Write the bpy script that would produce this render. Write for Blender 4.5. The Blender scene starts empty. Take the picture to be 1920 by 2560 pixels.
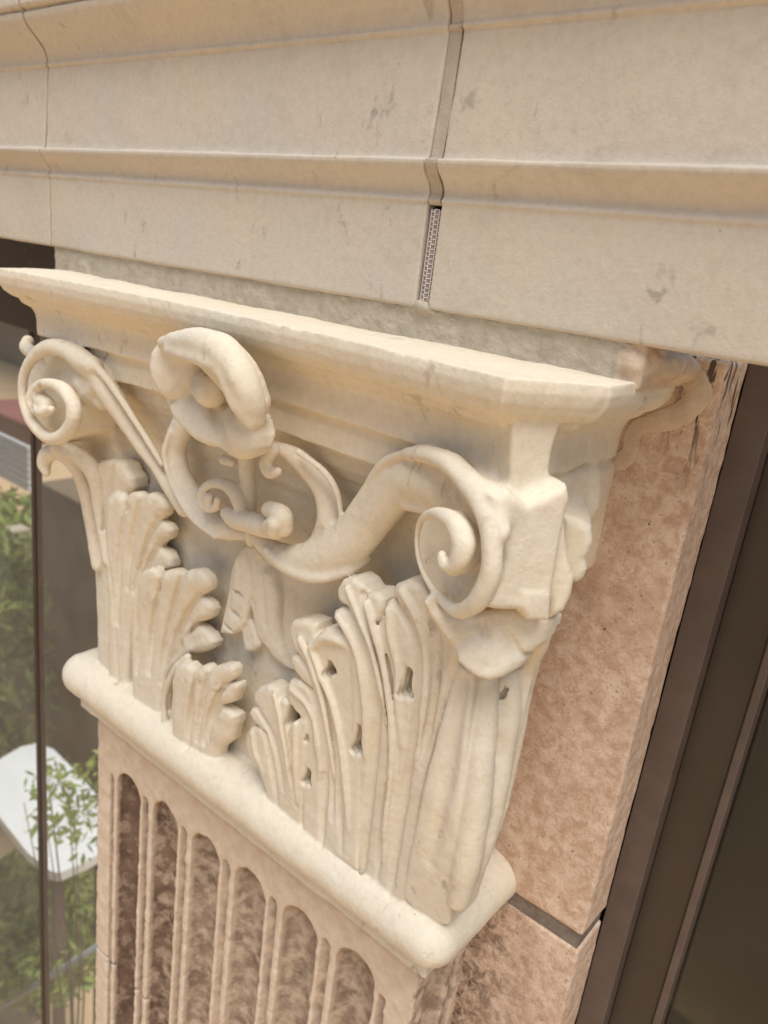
import bpy, math, random
import numpy as np
from mathutils import Matrix
random.seed(7); RNG = np.random.default_rng(11)
scene = bpy.context.scene

# ---------------------------------------------------------------- camera, world, sun, exposure
F_PX = 1944.47                       # focal length in pixels of a 1920 x 2560 frame
ROT = np.array([[0.764104837, -0.284380405, 0.579026409],
                [0.633764444, 0.163461252, -0.756057570],
                [0.120359576, 0.944673597, 0.305131723]])
CAM = np.array([0.0, -0.45, 0.0])
cd = bpy.data.cameras.new('camera'); cam = bpy.data.objects.new('camera', cd)
scene.collection.objects.link(cam); scene.camera = cam
cd.sensor_fit = 'VERTICAL'; cd.sensor_height = 36.0; cd.lens = F_PX / 2560 * 36.0
cd.clip_start = 0.02; cd.clip_end = 500
mw = Matrix([list(ROT[i]) + [CAM[i]] for i in range(3)] + [[0, 0, 0, 1]])
cam.matrix_world = mw
cd.dof.use_dof = True; cd.dof.focus_distance = 0.56; cd.dof.aperture_fstop = 8.0

SUN_EL, SUN_AZ = math.radians(66), math.radians(142)     # azimuth from +Y towards +X
world = bpy.data.worlds.new('World'); scene.world = world; world.use_nodes = True
nt = world.node_tree; nt.nodes.clear()
wo = nt.nodes.new('ShaderNodeOutputWorld'); bg = nt.nodes.new('ShaderNodeBackground')
sky = nt.nodes.new('ShaderNodeTexSky'); sky.sky_type = 'NISHITA'; sky.sun_disc = False
sky.sun_elevation = SUN_EL; sky.sun_rotation = SUN_AZ; sky.air_density = 1.0; sky.dust_density = 1.5; sky.ozone_density = 1.0
bg.inputs[1].default_value = 0.10
nt.links.new(sky.outputs[0], bg.inputs[0]); nt.links.new(bg.outputs[0], wo.inputs[0])
sd = bpy.data.lights.new('sun', 'SUN'); sun = bpy.data.objects.new('sun', sd); scene.collection.objects.link(sun)
sd.energy = 2.9; sd.angle = math.radians(40); sd.color = (1.0, 0.995, 0.985)
sdir = np.array([math.sin(SUN_AZ) * math.cos(SUN_EL), math.cos(SUN_AZ) * math.cos(SUN_EL), math.sin(SUN_EL)])
from mathutils import Vector
sun.rotation_euler = Vector(sdir).to_track_quat('Z', 'Y').to_euler()
sun.location = (0, -3, 4)
scene.view_settings.view_transform = 'Standard'; scene.view_settings.look = 'None'
scene.view_settings.gamma = 1.0; scene.view_settings.exposure = 0.22

# ---------------------------------------------------------------- pixel -> world (tracing aid only: every point gets its own real depth)
def ray(px, py): return ROT @ np.array([px - 960.0, -(py - 1280.0), -F_PX])
def at(px, py, y):
    d = ray(px, py); t = (y - CAM[1]) / d[1]; return CAM + t * d, t
def at_plane(px, py, p0, n):
    d = ray(px, py); t = np.dot(np.array(p0) - CAM, n) / np.dot(d, n); return CAM + t * d
VIEWS = {'1': (0, 600, .5787), '2': (800, 800, .5425), '3': (200, 1300, .42194), '4': (550, 1400, .5425), 'd': (0, 0, 1.1573),
         'L': (0, 800, .3164)}

# ---------------------------------------------------------------- materials
def N(t, kind, **kw):
    n = t.nodes.new(kind)
    for k, v in kw.items(): setattr(n, k, v)
    return n
def ramp(t, src, stops):
    r = N(t, 'ShaderNodeValToRGB'); e = r.color_ramp.elements
    while len(e) < len(stops): e.new(0.5)
    for el, (p, c) in zip(e, stops):
        el.position = p; el.color = (c, c, c, 1) if not isinstance(c, tuple) else (*c, 1)
    t.links.new(src, r.inputs[0]); return r.outputs[0]
def noise(t, co, scale, detail=4, rough=.55, dist=0, stretch=None):
    if stretch:
        mp = N(t, 'ShaderNodeMapping'); mp.inputs['Scale'].default_value = stretch
        t.links.new(co, mp.inputs[0]); co = mp.outputs[0]
    n = N(t, 'ShaderNodeTexNoise'); n.inputs['Scale'].default_value = scale; n.inputs['Detail'].default_value = detail
    n.inputs['Roughness'].default_value = rough; n.inputs['Distortion'].default_value = dist
    t.links.new(co, n.inputs['Vector']); return n.outputs[0]
def mix(t, fac, a, b):
    m = N(t, 'ShaderNodeMix', data_type='RGBA')
    for s, v in ((0, fac), (6, a), (7, b)):
        if isinstance(v, tuple): m.inputs[s].default_value = (*v, 1)
        elif isinstance(v, (int, float)): m.inputs[s].default_value = v
        else: t.links.new(v, m.inputs[s])
    return m.outputs[2]
def math_(t, op, a, b=0.0):
    m = N(t, 'ShaderNodeMath', operation=op)
    for s, v in ((0, a), (1, b)):
        if isinstance(v, (int, float)): m.inputs[s].default_value = v
        else: t.links.new(v, m.inputs[s])
    return m.outputs[0]
def new_mat(name, rough=.8, spec=.3):
    m = bpy.data.materials.new(name); m.use_nodes = True; t = m.node_tree
    b = t.nodes['Principled BSDF']; b.inputs['Roughness'].default_value = rough
    b.inputs['Specular IOR Level'].default_value = spec
    g = N(t, 'ShaderNodeNewGeometry'); return m, t, b, g.outputs['Position']
def bump(t, b, hs):
    prev = None
    for h, st, di in hs:
        n = N(t, 'ShaderNodeBump'); n.inputs['Strength'].default_value = st; n.inputs['Distance'].default_value = di
        t.links.new(h, n.inputs['Height'])
        if prev: t.links.new(prev, n.inputs['Normal'])
        prev = n.outputs[0]
    t.links.new(prev, b.inputs['Normal'])

def stone_mat(name, base, warm, stain, stain_amt=.5, fine=.25, speck=(.12, .08, .05), speck_t=.735):
    m, t, b, co = new_mat(name, .78, .25)
    c = mix(t, ramp(t, noise(t, co, 9, 5), [(.35, 0.0), (.68, 1.0)]), base, warm)
    c = mix(t, ramp(t, noise(t, co, 26, 6, .65, .6), [(.55, 0.0), (.8, stain_amt)]), c, stain)
    c = mix(t, ramp(t, noise(t, co, 170, 6, .75), [(.42, 0.0), (.68, .38)]), c, stain)
    gate = ramp(t, noise(t, co, 14, 3), [(.45, 0.0), (.62, 1.0)])
    sm = math_(t, 'MULTIPLY', ramp(t, noise(t, co, 42, 6, .65, .5, stretch=(1.3, 1, .8)), [(.60, 0.0), (.68, .6)]), ramp(t, noise(t, co, 7, 2), [(.46, 0.0), (.56, 1.0)]))
    c = mix(t, sm, c, tuple(v * .62 for v in stain))
    sp = math_(t, 'MULTIPLY', ramp(t, noise(t, co, 260, 3, .6), [(speck_t - .02, 0.0), (speck_t + .02, .8)]), gate)
    c = mix(t, sp, c, speck)
    t.links.new(c, b.inputs['Base Color'])
    bump(t, b, [(noise(t, co, 330, 5, .7), fine * 2.2, .0009), (noise(t, co, 110, 6, .7, .4), .45, .0012)])
    return m
M = {}
M['capital'] = stone_mat('capital_stone', (.745, .66, .52), (.75, .645, .475), (.58, .47, .33), .40, .2)
M['fascia'] = stone_mat('architrave_stone', (.60, .52, .42), (.63, .535, .41), (.46, .385, .30), .55, .22)

def pier_mat():
    m, t, b, co = new_mat('pink_stone', .85, .2)
    c = mix(t, ramp(t, noise(t, co, 95, 8, .78, .3), [(.41, 0.0), (.59, 1.0)]), (.52, .34, .225), (.72, .55, .41))
    c = mix(t, ramp(t, noise(t, co, 18, 5, .6), [(.50, 0.0), (.75, .7)]), c, (.45, .30, .20))
    c = mix(t, ramp(t, noise(t, co, 190, 4, .7), [(.60, 0.0), (.72, .75)]), c, (.30, .18, .115))
    c = mix(t, ramp(t, noise(t, co, 230, 3, .6), [(.70, 0.0), (.73, .9)]), c, (.07, .045, .03))
    # dark weathering patches low down beside the shaft
    sx = N(t, 'ShaderNodeSeparateXYZ'); t.links.new(co, sx.inputs[0])
    low = math_(t, 'MULTIPLY', ramp(t, math_(t, 'ADD', math_(t, 'MULTIPLY', sx.outputs[0], -1.0), 0.0), [(.17, 0.0), (.235, 1.0)]),
                ramp(t, math_(t, 'MULTIPLY', sx.outputs[2], -1.0), [(.50, 0.0), (.53, 1.0)]))
    dk = math_(t, 'MULTIPLY', low, ramp(t, noise(t, co, 70, 6, .75, .5), [(.44, 0.0), (.60, .9)]))
    c = mix(t, dk, c, (.10, .055, .035))
    up = math_(t, 'MULTIPLY', ramp(t, math_(t, 'ADD', sx.outputs[0], 1.0), [(.822, 0.0), (.832, 1.0)]), ramp(t, math_(t, 'ADD', sx.outputs[2], 1.0), [(.875, 0.0), (.925, 1.0)]))
    dr = math_(t, 'MULTIPLY', up, ramp(t, noise(t, co, 60, 4, .6, .3, stretch=(2.2, 1.6, .35)), [(.57, 0.0), (.60, .9)]))
    c = mix(t, dr, c, (.07, .04, .028))
    t.links.new(c, b.inputs['Base Color'])
    bump(t, b, [(noise(t, co, 280, 5, .75), .8, .0010), (noise(t, co, 90, 6, .7), .6, .0016)])
    return m
M['pier'] = pier_mat()
def shaft_mat():
    m, t, b, co = new_mat('fluted_stone', .85, .2)
    face = mix(t, ramp(t, noise(t, co, 60, 5, .6), [(.35, 0.0), (.65, 1.0)]), (.62, .47, .335), (.72, .58, .435))
    face = mix(t, ramp(t, noise(t, co, 210, 4, .7), [(.62, 0.0), (.75, .6)]), face, (.30, .20, .14))
    sx = N(t, 'ShaderNodeSeparateXYZ'); t.links.new(co, sx.inputs[0])
    # soot and dirt that has settled inside the flutes, thickest in the flutes furthest from the corner
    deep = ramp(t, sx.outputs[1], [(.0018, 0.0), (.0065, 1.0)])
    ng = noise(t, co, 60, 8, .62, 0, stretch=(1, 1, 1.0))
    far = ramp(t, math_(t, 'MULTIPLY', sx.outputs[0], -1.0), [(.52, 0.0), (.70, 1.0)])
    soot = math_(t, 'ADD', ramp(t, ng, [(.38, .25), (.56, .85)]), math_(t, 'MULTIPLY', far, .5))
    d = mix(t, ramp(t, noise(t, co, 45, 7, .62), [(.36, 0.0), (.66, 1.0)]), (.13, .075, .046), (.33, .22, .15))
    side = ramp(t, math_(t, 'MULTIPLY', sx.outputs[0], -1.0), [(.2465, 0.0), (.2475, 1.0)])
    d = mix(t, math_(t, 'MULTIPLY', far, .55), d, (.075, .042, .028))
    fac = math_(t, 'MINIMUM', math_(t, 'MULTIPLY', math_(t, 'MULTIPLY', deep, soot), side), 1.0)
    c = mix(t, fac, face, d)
    # the right return is blotched
    rs = math_(t, 'MULTIPLY', math_(t, 'SUBTRACT', 1.0, side), ramp(t, ng, [(.46, 0.0), (.60, .8)]))
    c = mix(t, rs, c, (.16, .10, .075))
    t.links.new(c, b.inputs['Base Color'])
    bump(t, b, [(noise(t, co, 300, 4, .7), .5, .0008), (noise(t, co, 90, 5, .6), .3, .0012)])
    return m
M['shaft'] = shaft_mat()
def simple(name, c1, c2, scale=80, rough=.8, spec=.3, bs=.4, bd=.001, bscale=300):
    m, t, b, co = new_mat(name, rough, spec)
    t.links.new(mix(t, ramp(t, noise(t, co, scale, 5, .6), [(.35, 0.0), (.65, 1.0)]), c1, c2), b.inputs['Base Color'])
    if bs: bump(t, b, [(noise(t, co, bscale, 4, .65), bs, bd)])
    return m
M['mortar'] = simple('grey_mortar', (.45, .38, .285), (.53, .455, .345), 90, .9, .15, .9, .0012, 420)
M['ochre'] = simple('ochre_mortar', (.53, .40, .28), (.64, .50, .37), 70, .9, .15, .8, .0012, 380)
M['joint'] = simple('grey_joint', (.17, .135, .11), (.24, .195, .155), 120, .9, .15, .7, .001, 420)
M['filler'] = simple('buff_joint', (.44, .36, .265), (.52, .43, .33), 90, .9, .15, .7, .001, 380)
M['mesh'] = simple('plastic_mesh', (.62, .54, .48), (.70, .62, .55), 90, .6, .3, .2, .0004, 600)
M['void'] = simple('dark_cavity', (.03, .02, .015), (.05, .035, .025), 80, .9, .1, 0)
M['frame'] = simple('bronze_frame', (.092, .062, .048), (.118, .082, .064), 30, .45, .4, .15, .0004, 500)
M['frame_dark'] = simple('dark_bronze', (.045, .029, .018), (.055, .036, .023), 12, .4, .4, .1, .0004, 500)
M['interior'] = simple('dark_interior', (.02, .015, .01), (.03, .022, .016), 10, .9, .1, 0)

# ---------------------------------------------------------------- object helpers
def link(o, parent=None):
    scene.collection.objects.link(o)
    if parent: o.parent = parent
    return o
def thing(name, label, cat, loc=(0, 0, 0), group=None):
    o = bpy.data.objects.new(name, None); o.location = loc; o.empty_display_size = .05; link(o)
    o['label'] = label; o['category'] = cat
    if group: o['group'] = group
    return o
def mesh_obj(name, V, F, mat, parent=None, smooth=False):
    me = bpy.data.meshes.new(name)
    off = np.zeros(3); q = parent
    while q is not None: off = off + np.array(q.location); q = q.parent
    me.from_pydata([tuple(np.array(v) - off) for v in V], [], [tuple(f) for f in F]); me.update()
    if smooth: me.polygons.foreach_set('use_smooth', [True] * len(me.polygons))
    me.materials.append(mat)
    o = bpy.data.objects.new(name, me); return link(o, parent)
def tag(o, label, cat, group=None, kind=None):
    if label: o['label'] = label
    if cat: o['category'] = cat
    if group: o['group'] = group
    if kind: o['kind'] = kind
    return o
class MB:
    def __init__(s): s.V = []; s.F = []
    def add(s, V, F):
        n = len(s.V); s.V += [tuple(v) for v in V]; s.F += [[i + n for i in f] for f in F]
    def box(s, x0, x1, y0, y1, z0, z1, b=.0):
        if b <= 0:
            V = [(x, y, z) for x in (x0, x1) for y in (y0, y1) for z in (z0, z1)]
            s.add(V, [(0, 1, 3, 2), (4, 6, 7, 5), (0, 4, 5, 1), (2, 3, 7, 6), (0, 2, 6, 4), (1, 5, 7, 3)]); return
        import bmesh
        bm = bmesh.new(); bmesh.ops.create_cube(bm, size=1)
        for v in bm.verts:
            v.co = Vector(((x0 + x1) / 2 + v.co.x * (x1 - x0), (y0 + y1) / 2 + v.co.y * (y1 - y0), (z0 + z1) / 2 + v.co.z * (z1 - z0)))
        bmesh.ops.bevel(bm, geom=bm.edges[:], offset=b, segments=2, affect='EDGES', profile=.5)
        s.add([v.co[:] for v in bm.verts], [[v.index for v in f.verts] for f in bm.faces]); bm.free()
    def tube(s, p, r, n=10, cap=True):
        p = [np.array(q, float) for q in p]; rr = r if hasattr(r, '__len__') else [r] * len(p); V = []
        for i, q in enumerate(p):
            d = p[min(i + 1, len(p) - 1)] - p[max(i - 1, 0)]; d /= np.linalg.norm(d) + 1e-9
            a = np.cross(d, (0, 0, 1.0)); a = a if np.linalg.norm(a) > .1 else np.cross(d, (1.0, 0, 0)); a /= np.linalg.norm(a); b = np.cross(d, a)
            V += [q + rr[i] * (math.cos(2 * math.pi * k / n) * a + math.sin(2 * math.pi * k / n) * b) for k in range(n)]
        F = [[i * n + k, i * n + (k + 1) % n, (i + 1) * n + (k + 1) % n, (i + 1) * n + k] for i in range(len(p) - 1) for k in range(n)]
        if cap: F += [list(range(n))[::-1], [(len(p) - 1) * n + k for k in range(n)]]
        s.add(V, F)
    def build(s, name, mat, parent=None, smooth=False): return mesh_obj(name, s.V, s.F, mat, parent, smooth)

# ---------------------------------------------------------------- carving volume: smooth unions of traced strokes, then surface nets
class Vol:
    def __init__(s, lo, hi, h):
        s.lo = np.array(lo, float); s.h = h
        s.n = np.ceil((np.array(hi) - lo) / h).astype(int) + 1
        s.G = np.full(s.n, .05, np.float32); s.Mn = np.full(s.n, .05, np.float32); s.ID = np.zeros(s.n, np.uint8)
        s.ax = [(s.lo[i] + h * np.arange(s.n[i])).astype(np.float32) for i in range(3)]
        s.names = []
    def pid(s, name):
        s.names.append(name); return len(s.names) - 1
    def win(s, lo, hi, m=.009):
        a = np.clip(np.floor((np.array(lo) - m - s.lo) / s.h).astype(int), 0, s.n - 1)
        b = np.clip(np.ceil((np.array(hi) + m - s.lo) / s.h).astype(int) + 1, 1, s.n)
        if np.any(b <= a): return None
        sl = tuple(slice(a[i], b[i]) for i in range(3))
        return sl, s.ax[0][sl[0]][:, None, None], s.ax[1][sl[1]][None, :, None], s.ax[2][sl[2]][None, None, :]
    def union(s, sl, d, pid, k):
        g = s.G[sl]
        if k > 0:
            h = np.maximum(k - np.abs(g - d), 0) / k; s.G[sl] = np.minimum(g, d) - h * h * k * .25
        else: s.G[sl] = np.minimum(g, d)
        m = s.Mn[sl]; w = d < m
        m[w] = d[w]; s.ID[sl][w] = pid
    def cut(s, sl, d, k=.002):
        g = s.G[sl]; e = -d
        h = np.maximum(k - np.abs(g - e), 0) / k; s.G[sl] = np.maximum(g, e) + h * h * k * .25
    @staticmethod
    def spline(P, sub=4):
        P = np.array(P, float)
        if len(P) < 3: return P
        Q = np.vstack([2 * P[0] - P[1], P, 2 * P[-1] - P[-2]]); out = []
        for i in range(1, len(Q) - 2):
            p0, p1, p2, p3 = Q[i - 1:i + 3]
            for j in range(sub):
                t = j / sub; out.append(.5 * (2 * p1 + (p2 - p0) * t + (2 * p0 - 5 * p1 + 4 * p2 - p3) * t * t + (3 * p1 - p0 - 3 * p2 + p3) * t ** 3))
        out.append(P[-1]); return np.array(out)
    def chain(s, P, sy=1.0):                       # P rows x y z r -> distance on its window
        lo = (P[:, :3] - P[:, 3:]).min(0); hi = (P[:, :3] + P[:, 3:]).max(0)
        w = s.win(lo, hi)
        if w is None: return None
        sl, X, Y, Z = w; d = None
        for a, b in zip(P[:-1], P[1:]):
            ab = b[:3] - a[:3]; ab[1] *= sy; L = float(ab @ ab) + 1e-12
            dx = X - a[0]; dy = (Y - a[1]) * sy; dz = Z - a[2]
            t = np.clip((dx * ab[0] + dy * ab[1] + dz * ab[2]) / L, 0, 1).astype(np.float32)
            e = np.sqrt((dx - t * ab[0]) ** 2 + (dy - t * ab[1]) ** 2 + (dz - t * ab[2]) ** 2) - (a[3] + t * (b[3] - a[3]))
            d = e if d is None else np.minimum(d, e)
        if sy > 1: d = d / (1 + (sy - 1) * .35)
        return sl, d.astype(np.float32)
    def wstroke(s, pid, P, k=.003, sy=1.0, cut=False, sub=4):
        r = s.chain(s.spline(P, sub), sy)
        if r is None: return
        if cut: s.cut(r[0], r[1], k)
        else: s.union(r[0], r[1], pid, k)
    def stroke(s, pid, view, pts, k=.003, sy=1.0, cut=False, rs=1.0):      # pts: (a, b, y_mm, r_px)
        ox, oy, sc = VIEWS[view]; P = []
        for a, b, y, r in pts:
            p, t = at(ox + a * sc, oy + b * sc, y * .001); P.append([*p, r * sc * t * rs])
        s.wstroke(pid, P, k, sy, cut)
    def slab(s, pid, view, pts, y0, sx, x0, th, rnd=.002, k=.003, cut=False):   # traced outline on the plane y = y0 + sx (x - x0), thickness th behind it
        q = math.sqrt(1 + sx * sx); tv = np.array([1, sx, 0]) / q; nv = np.array([-sx, 1, 0]) / q; p0 = np.array([x0, y0, 0.])
        ox, oy, sc = VIEWS[view]
        W = [at_plane(ox + a * sc, oy + b * sc, p0, nv) for a, b in pts]
        U = np.array([[(w - p0) @ tv, w[2]] for w in W])
        allp = np.vstack([W, [w + nv * th for w in W]])
        r = s.win(allp.min(0), allp.max(0))
        if r is None: return
        sl, X, Y, Z = r
        u = (X - p0[0]) * tv[0] + (Y - p0[1]) * tv[1]; w = (X - p0[0]) * nv[0] + (Y - p0[1]) * nv[1]
        d2 = poly2d(u + 0 * Z, Z + 0 * u, U); dw = np.abs(w - th / 2) - th / 2
        a = d2 + rnd; b = dw + rnd + 0 * Z
        d = np.sqrt(np.maximum(a, 0) ** 2 + np.maximum(b, 0) ** 2) + np.minimum(np.maximum(a, b), 0) - rnd
        if cut: s.cut(sl, d.astype(np.float32), k)
        else: s.union(sl, d.astype(np.float32), pid, k)
    def sheet(s, pid, view, pts, e=.004, th=None, k=.002, bulge=.0, bw=.012, quad=True, ys=None):
        """rounded slab inside a traced outline; every outline point carries its own depth, a smooth surface is fitted through them"""
        ox, oy, sc = VIEWS[view]
        if ys: pts = [(q[0], q[1], ys[0] + (q[2] - ys[0]) * ys[1]) for q in pts]
        W = np.array([at(ox + q[0] * sc, oy + q[1] * sc, q[2] * .001)[0] for q in pts]); Wm = W.mean(0)
        A = lambda x, z: [1 + 0 * x * z, (x - Wm[0]) + 0 * z, (z - Wm[2]) + 0 * x] + ([(z - Wm[2]) ** 2 * 10 + 0 * x] if quad else [])
        c = np.linalg.lstsq(np.stack(A(W[:, 0], W[:, 2]), 1), W[:, 1], rcond=None)[0]
        surf = lambda x, z: sum(ci * ai for ci, ai in zip(c, A(x, z)))
        Q = []
        for q in pts:                                # place the outline on the fitted surface along its own sight line
            y = q[2] * .001
            for _ in range(12): p, _t = at(ox + q[0] * sc, oy + q[1] * sc, y); y = .5 * y + .5 * float(surf(p[0], p[2]))
            Q.append([p[0], y, p[2]])
        Q = np.array(Q); lo = Q.min(0) - [0, bulge, 0]; hi = Q.max(0) + [0, th or .03, 0]; 
        sl, X, Y, Z = s.win(lo, hi, .010)
        d2 = poly2d(X[:, :, 0] + 0 * Z[0], Z[0] + 0 * X[:, :, 0], Q[:, [0, 2]])[:, None, :]
        ys = surf(X, Z) - bulge * np.sqrt(np.clip(-d2 / bw, 0, 1))
        dy = ys - Y; a = d2 + e; b = dy + e
        d = np.sqrt(np.maximum(a, 0) ** 2 + np.maximum(b, 0) ** 2) + np.minimum(np.maximum(a, b), 0) - e
        if th: d = np.maximum(d, Y - (ys + th))
        s.union(sl, d.astype(np.float32), pid, k); s.bul = getattr(s, 'bul', {}); s.bul[surf] = bulge * .5
        return surf
    def on(s, surf, view, a, b, y0=-.03):
        ox, oy, sc = VIEWS[view]; y = y0
        for _ in range(14): p, t = at(ox + a * sc, oy + b * sc, y); y = .5 * y + .5 * float(surf(p[0], p[2]))
        return np.array([p[0], y - s.bul.get(surf, 0), p[2]]), t * sc
    def groove(s, surf, view, pts, depth=.0022, k=.0035, pid=None, spread=2.0):
        """a soft furrow (or ridge when pid is given) drawn on a sheet: pts (a, b, half width px)"""
        P = []; depth *= 1.3
        for i, (a, b, w) in enumerate(pts):
            p, t = s.on(surf, view, a, b); hw = w * t
            dd = depth * (1.0 if i < len(pts) - 1 else .12); hw *= 1.0 if i < len(pts) - 1 else .6
            r = (hw * hw + dd * dd) / (2 * dd); r = min(r, hw * spread); r = max(r, .0008)
            y = p[1] - r + dd if pid is None else p[1] + r - dd
            P.append([p[0], y, p[2], r])
        s.wstroke(pid or 0, P, k, 1.0, pid is None)
    def box(s, pid, lo, hi, rnd=.002, k=.003, cut=False):
        sl, X, Y, Z = s.win(lo, hi)
        q = [np.abs(A - (lo[i] + hi[i]) / 2) - (hi[i] - lo[i]) / 2 + rnd for i, A in enumerate((X, Y, Z))]
        d = np.sqrt(sum(np.maximum(e, 0) ** 2 for e in q)) + np.minimum(np.maximum(np.maximum(q[0], q[1]), q[2]), 0) - rnd
        if cut: s.cut(sl, d.astype(np.float32), k)
        else: s.union(sl, d.astype(np.float32), pid, k)
    def roughen(s, amps, mask=None):
        for cell, amp in amps:
            m = (s.n * s.h / cell).astype(int) + 3
            c = RNG.standard_normal(m).astype(np.float32)
            out = c
            for i in range(3):
                pos = np.arange(s.n[i]) * s.h / cell; i0 = pos.astype(int); f = (pos - i0).astype(np.float32); f = f * f * (3 - 2 * f)
                out = np.moveaxis(out, i, -1); out = out[..., i0] * (1 - f) + out[..., i0 + 1] * f; out = np.moveaxis(out, -1, i)
            s.G += amp * out
    def nets(s):
        G = s.G; S = G < 0
        c = S[:-1, :-1, :-1].astype(np.uint8)
        for i in (0, 1):
            for j in (0, 1):
                for k in (0, 1):
                    if i + j + k: c = c + S[i:S.shape[0] - 1 + i, j:S.shape[1] - 1 + j, k:S.shape[2] - 1 + k]
        act = (c > 0) & (c < 8); idx = np.argwhere(act); num = np.full(act.shape, -1, np.int32); num[act] = np.arange(len(idx))
        corners = np.array([(i, j, k) for i in (0, 1) for j in (0, 1) for k in (0, 1)])
        g = np.stack([G[idx[:, 0] + o[0], idx[:, 1] + o[1], idx[:, 2] + o[2]] for o in corners], 1)
        acc = np.zeros((len(idx), 3)); cnt = np.zeros(len(idx))
        for a in range(8):
            for b in range(a + 1, 8):
                if np.abs(corners[a] - corners[b]).sum() != 1: continue
                m = (g[:, a] < 0) != (g[:, b] < 0); den = g[:, a] - g[:, b]; den[~m] = 1
                t = (g[:, a] / den)[:, None]; p = corners[a] * (1 - t) + corners[b] * t
                acc[m] += p[m]; cnt[m] += 1
        V = s.lo + (idx + acc / cnt[:, None]) * s.h
        Fs = []
        for ax in range(3):
            o1, o2 = [i for i in range(3) if i != ax]
            A = np.moveaxis(S, ax, 0); d = A[:-1] != A[1:]; d = np.moveaxis(d, 0, ax)
            e = np.argwhere(d); ok = (e[:, o1] > 0) & (e[:, o2] > 0) & (e[:, o1] < act.shape[o1]) & (e[:, o2] < act.shape[o2]); e = e[ok]
            def cell(u, v):
                q = e.copy(); q[:, o1] -= u; q[:, o2] -= v; return num[q[:, 0], q[:, 1], q[:, 2]]
            q = np.stack([cell(0, 0), cell(1, 0), cell(1, 1), cell(0, 1)], 1)
            ins = S[e[:, 0], e[:, 1], e[:, 2]]
            flip = ins if ax != 1 else ~ins
            q[flip] = q[flip][:, ::-1]; Fs.append(q)
        F = np.vstack(Fs)
        gr = np.stack([G[tuple(np.minimum(idx + (np.eye(3, dtype=int)[i]), s.n - 1).T)] - G[tuple(np.maximum(idx - np.eye(3, dtype=int)[i], 0).T)] for i in range(3)], 1)
        # ids per vertex
        vid = s.ID[idx[:, 0], idx[:, 1], idx[:, 2]]
        return V, F, vid
    def emit(s, parent, mats, extra_smooth=1):
        V, F, vid = s.nets()
        if extra_smooth:                            # one light relaxation
            for _ in range(extra_smooth):
                A = np.zeros_like(V); C = np.zeros(len(V))
                for i in range(4):
                    a, b = F[:, i], F[:, (i + 1) % 4]
                    for u, v in ((a, b), (b, a)):
                        for q in range(3): A[:, q] += np.bincount(u, V[v, q], len(V))
                        C += np.bincount(u, minlength=len(V))
                V = V * .5 + .5 * A / np.maximum(C, 1)[:, None]
        a = V[F[:, 1]] - V[F[:, 0]]; b = V[F[:, 2]] - V[F[:, 0]]; c = V[F[:, 3]] - V[F[:, 0]]
        fn = np.cross(a, b) + np.cross(b, c); vn = np.zeros_like(V)
        for i in range(4):
            for q in range(3): vn[:, q] += np.bincount(F[:, i], fn[:, q], len(V))
        vn /= np.linalg.norm(vn, axis=1)[:, None] + 1e-12
        fid = vid[F[:, 0]]; objs = []
        off = np.array(parent.location) if parent else np.zeros(3)
        for pid, name in enumerate(s.names):
            f = F[fid == pid]
            if len(f) < 8: continue
            used, inv = np.unique(f, return_inverse=True); f = inv.reshape(f.shape)
            v = V[used] - off
            me = bpy.data.meshes.new(name)
            me.vertices.add(len(v)); me.vertices.foreach_set('co', v.astype(np.float32).ravel())
            me.loops.add(f.size); me.loops.foreach_set('vertex_index', f.ravel().astype(np.int32))
            me.polygons.add(len(f)); me.polygons.foreach_set('loop_start', np.arange(0, f.size, 4, dtype=np.int32))
            me.polygons.foreach_set('use_smooth', np.ones(len(f), bool))
            me.update(calc_edges=True); me.validate()
            me.normals_split_custom_set_from_vertices(vn[used].tolist())
            me.materials.append(mats[pid] if isinstance(mats, list) else mats)
            o = bpy.data.objects.new(name, me); link(o, parent); objs.append((pid, o))
        return objs
def poly2d(x, z, P):
    d = np.full(x.shape, 1e9, np.float32); ins = np.zeros(x.shape, bool); n = len(P)
    for i in range(n):
        a, b = P[i], P[(i + 1) % n]; e = b - a; L = float(e @ e) + 1e-15
        t = np.clip(((x - a[0]) * e[0] + (z - a[1]) * e[1]) / L, 0, 1)
        d = np.minimum(d, (x - a[0] - t * e[0]) ** 2 + (z - a[1] - t * e[1]) ** 2)
        if a[1] != b[1]:
            c = ((a[1] > z) != (b[1] > z)) & (x < (b[0] - a[0]) * (z - a[1]) / (b[1] - a[1]) + a[0]); ins ^= c
    d = np.sqrt(d); d[ins] *= -1; return d

# ================================================================ CAPITAL
capital = thing('pilaster_capital', 'cream carved stone capital with corner scrolls, a flower and acanthus leaves', 'capital', (-.49, .08, -.53))
H = .0013
vol = Vol((-.845, -.150, -.560), (-.150, .090, -.040), H)
names = {}
def part(name):
    p = vol.pid(name); return p
p_bell = part('bell'); p_abacus = part('abacus'); p_ast = part('astragal')
p_volR = part('corner_volute'); p_volL = part('corner_volute'); p_volS = part('side_volute')
p_helix = part('central_scroll'); p_flower = part('flower'); p_bud = part('pendant_leaf')
p_cl = part('corner_leaf'); p_A = part('acanthus_leaf'); p_B = part('acanthus_leaf'); p_C = part('acanthus_leaf')
p_D = part('acanthus_leaf'); p_E = part('acanthus_leaf'); p_F = part('acanthus_leaf'); p_cr = part('corner_leaf')

# bell block with its lip band
vol.box(p_bell, (-.738, .002, -.545), (-.247, .12, -.09), .004, 0)
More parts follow.
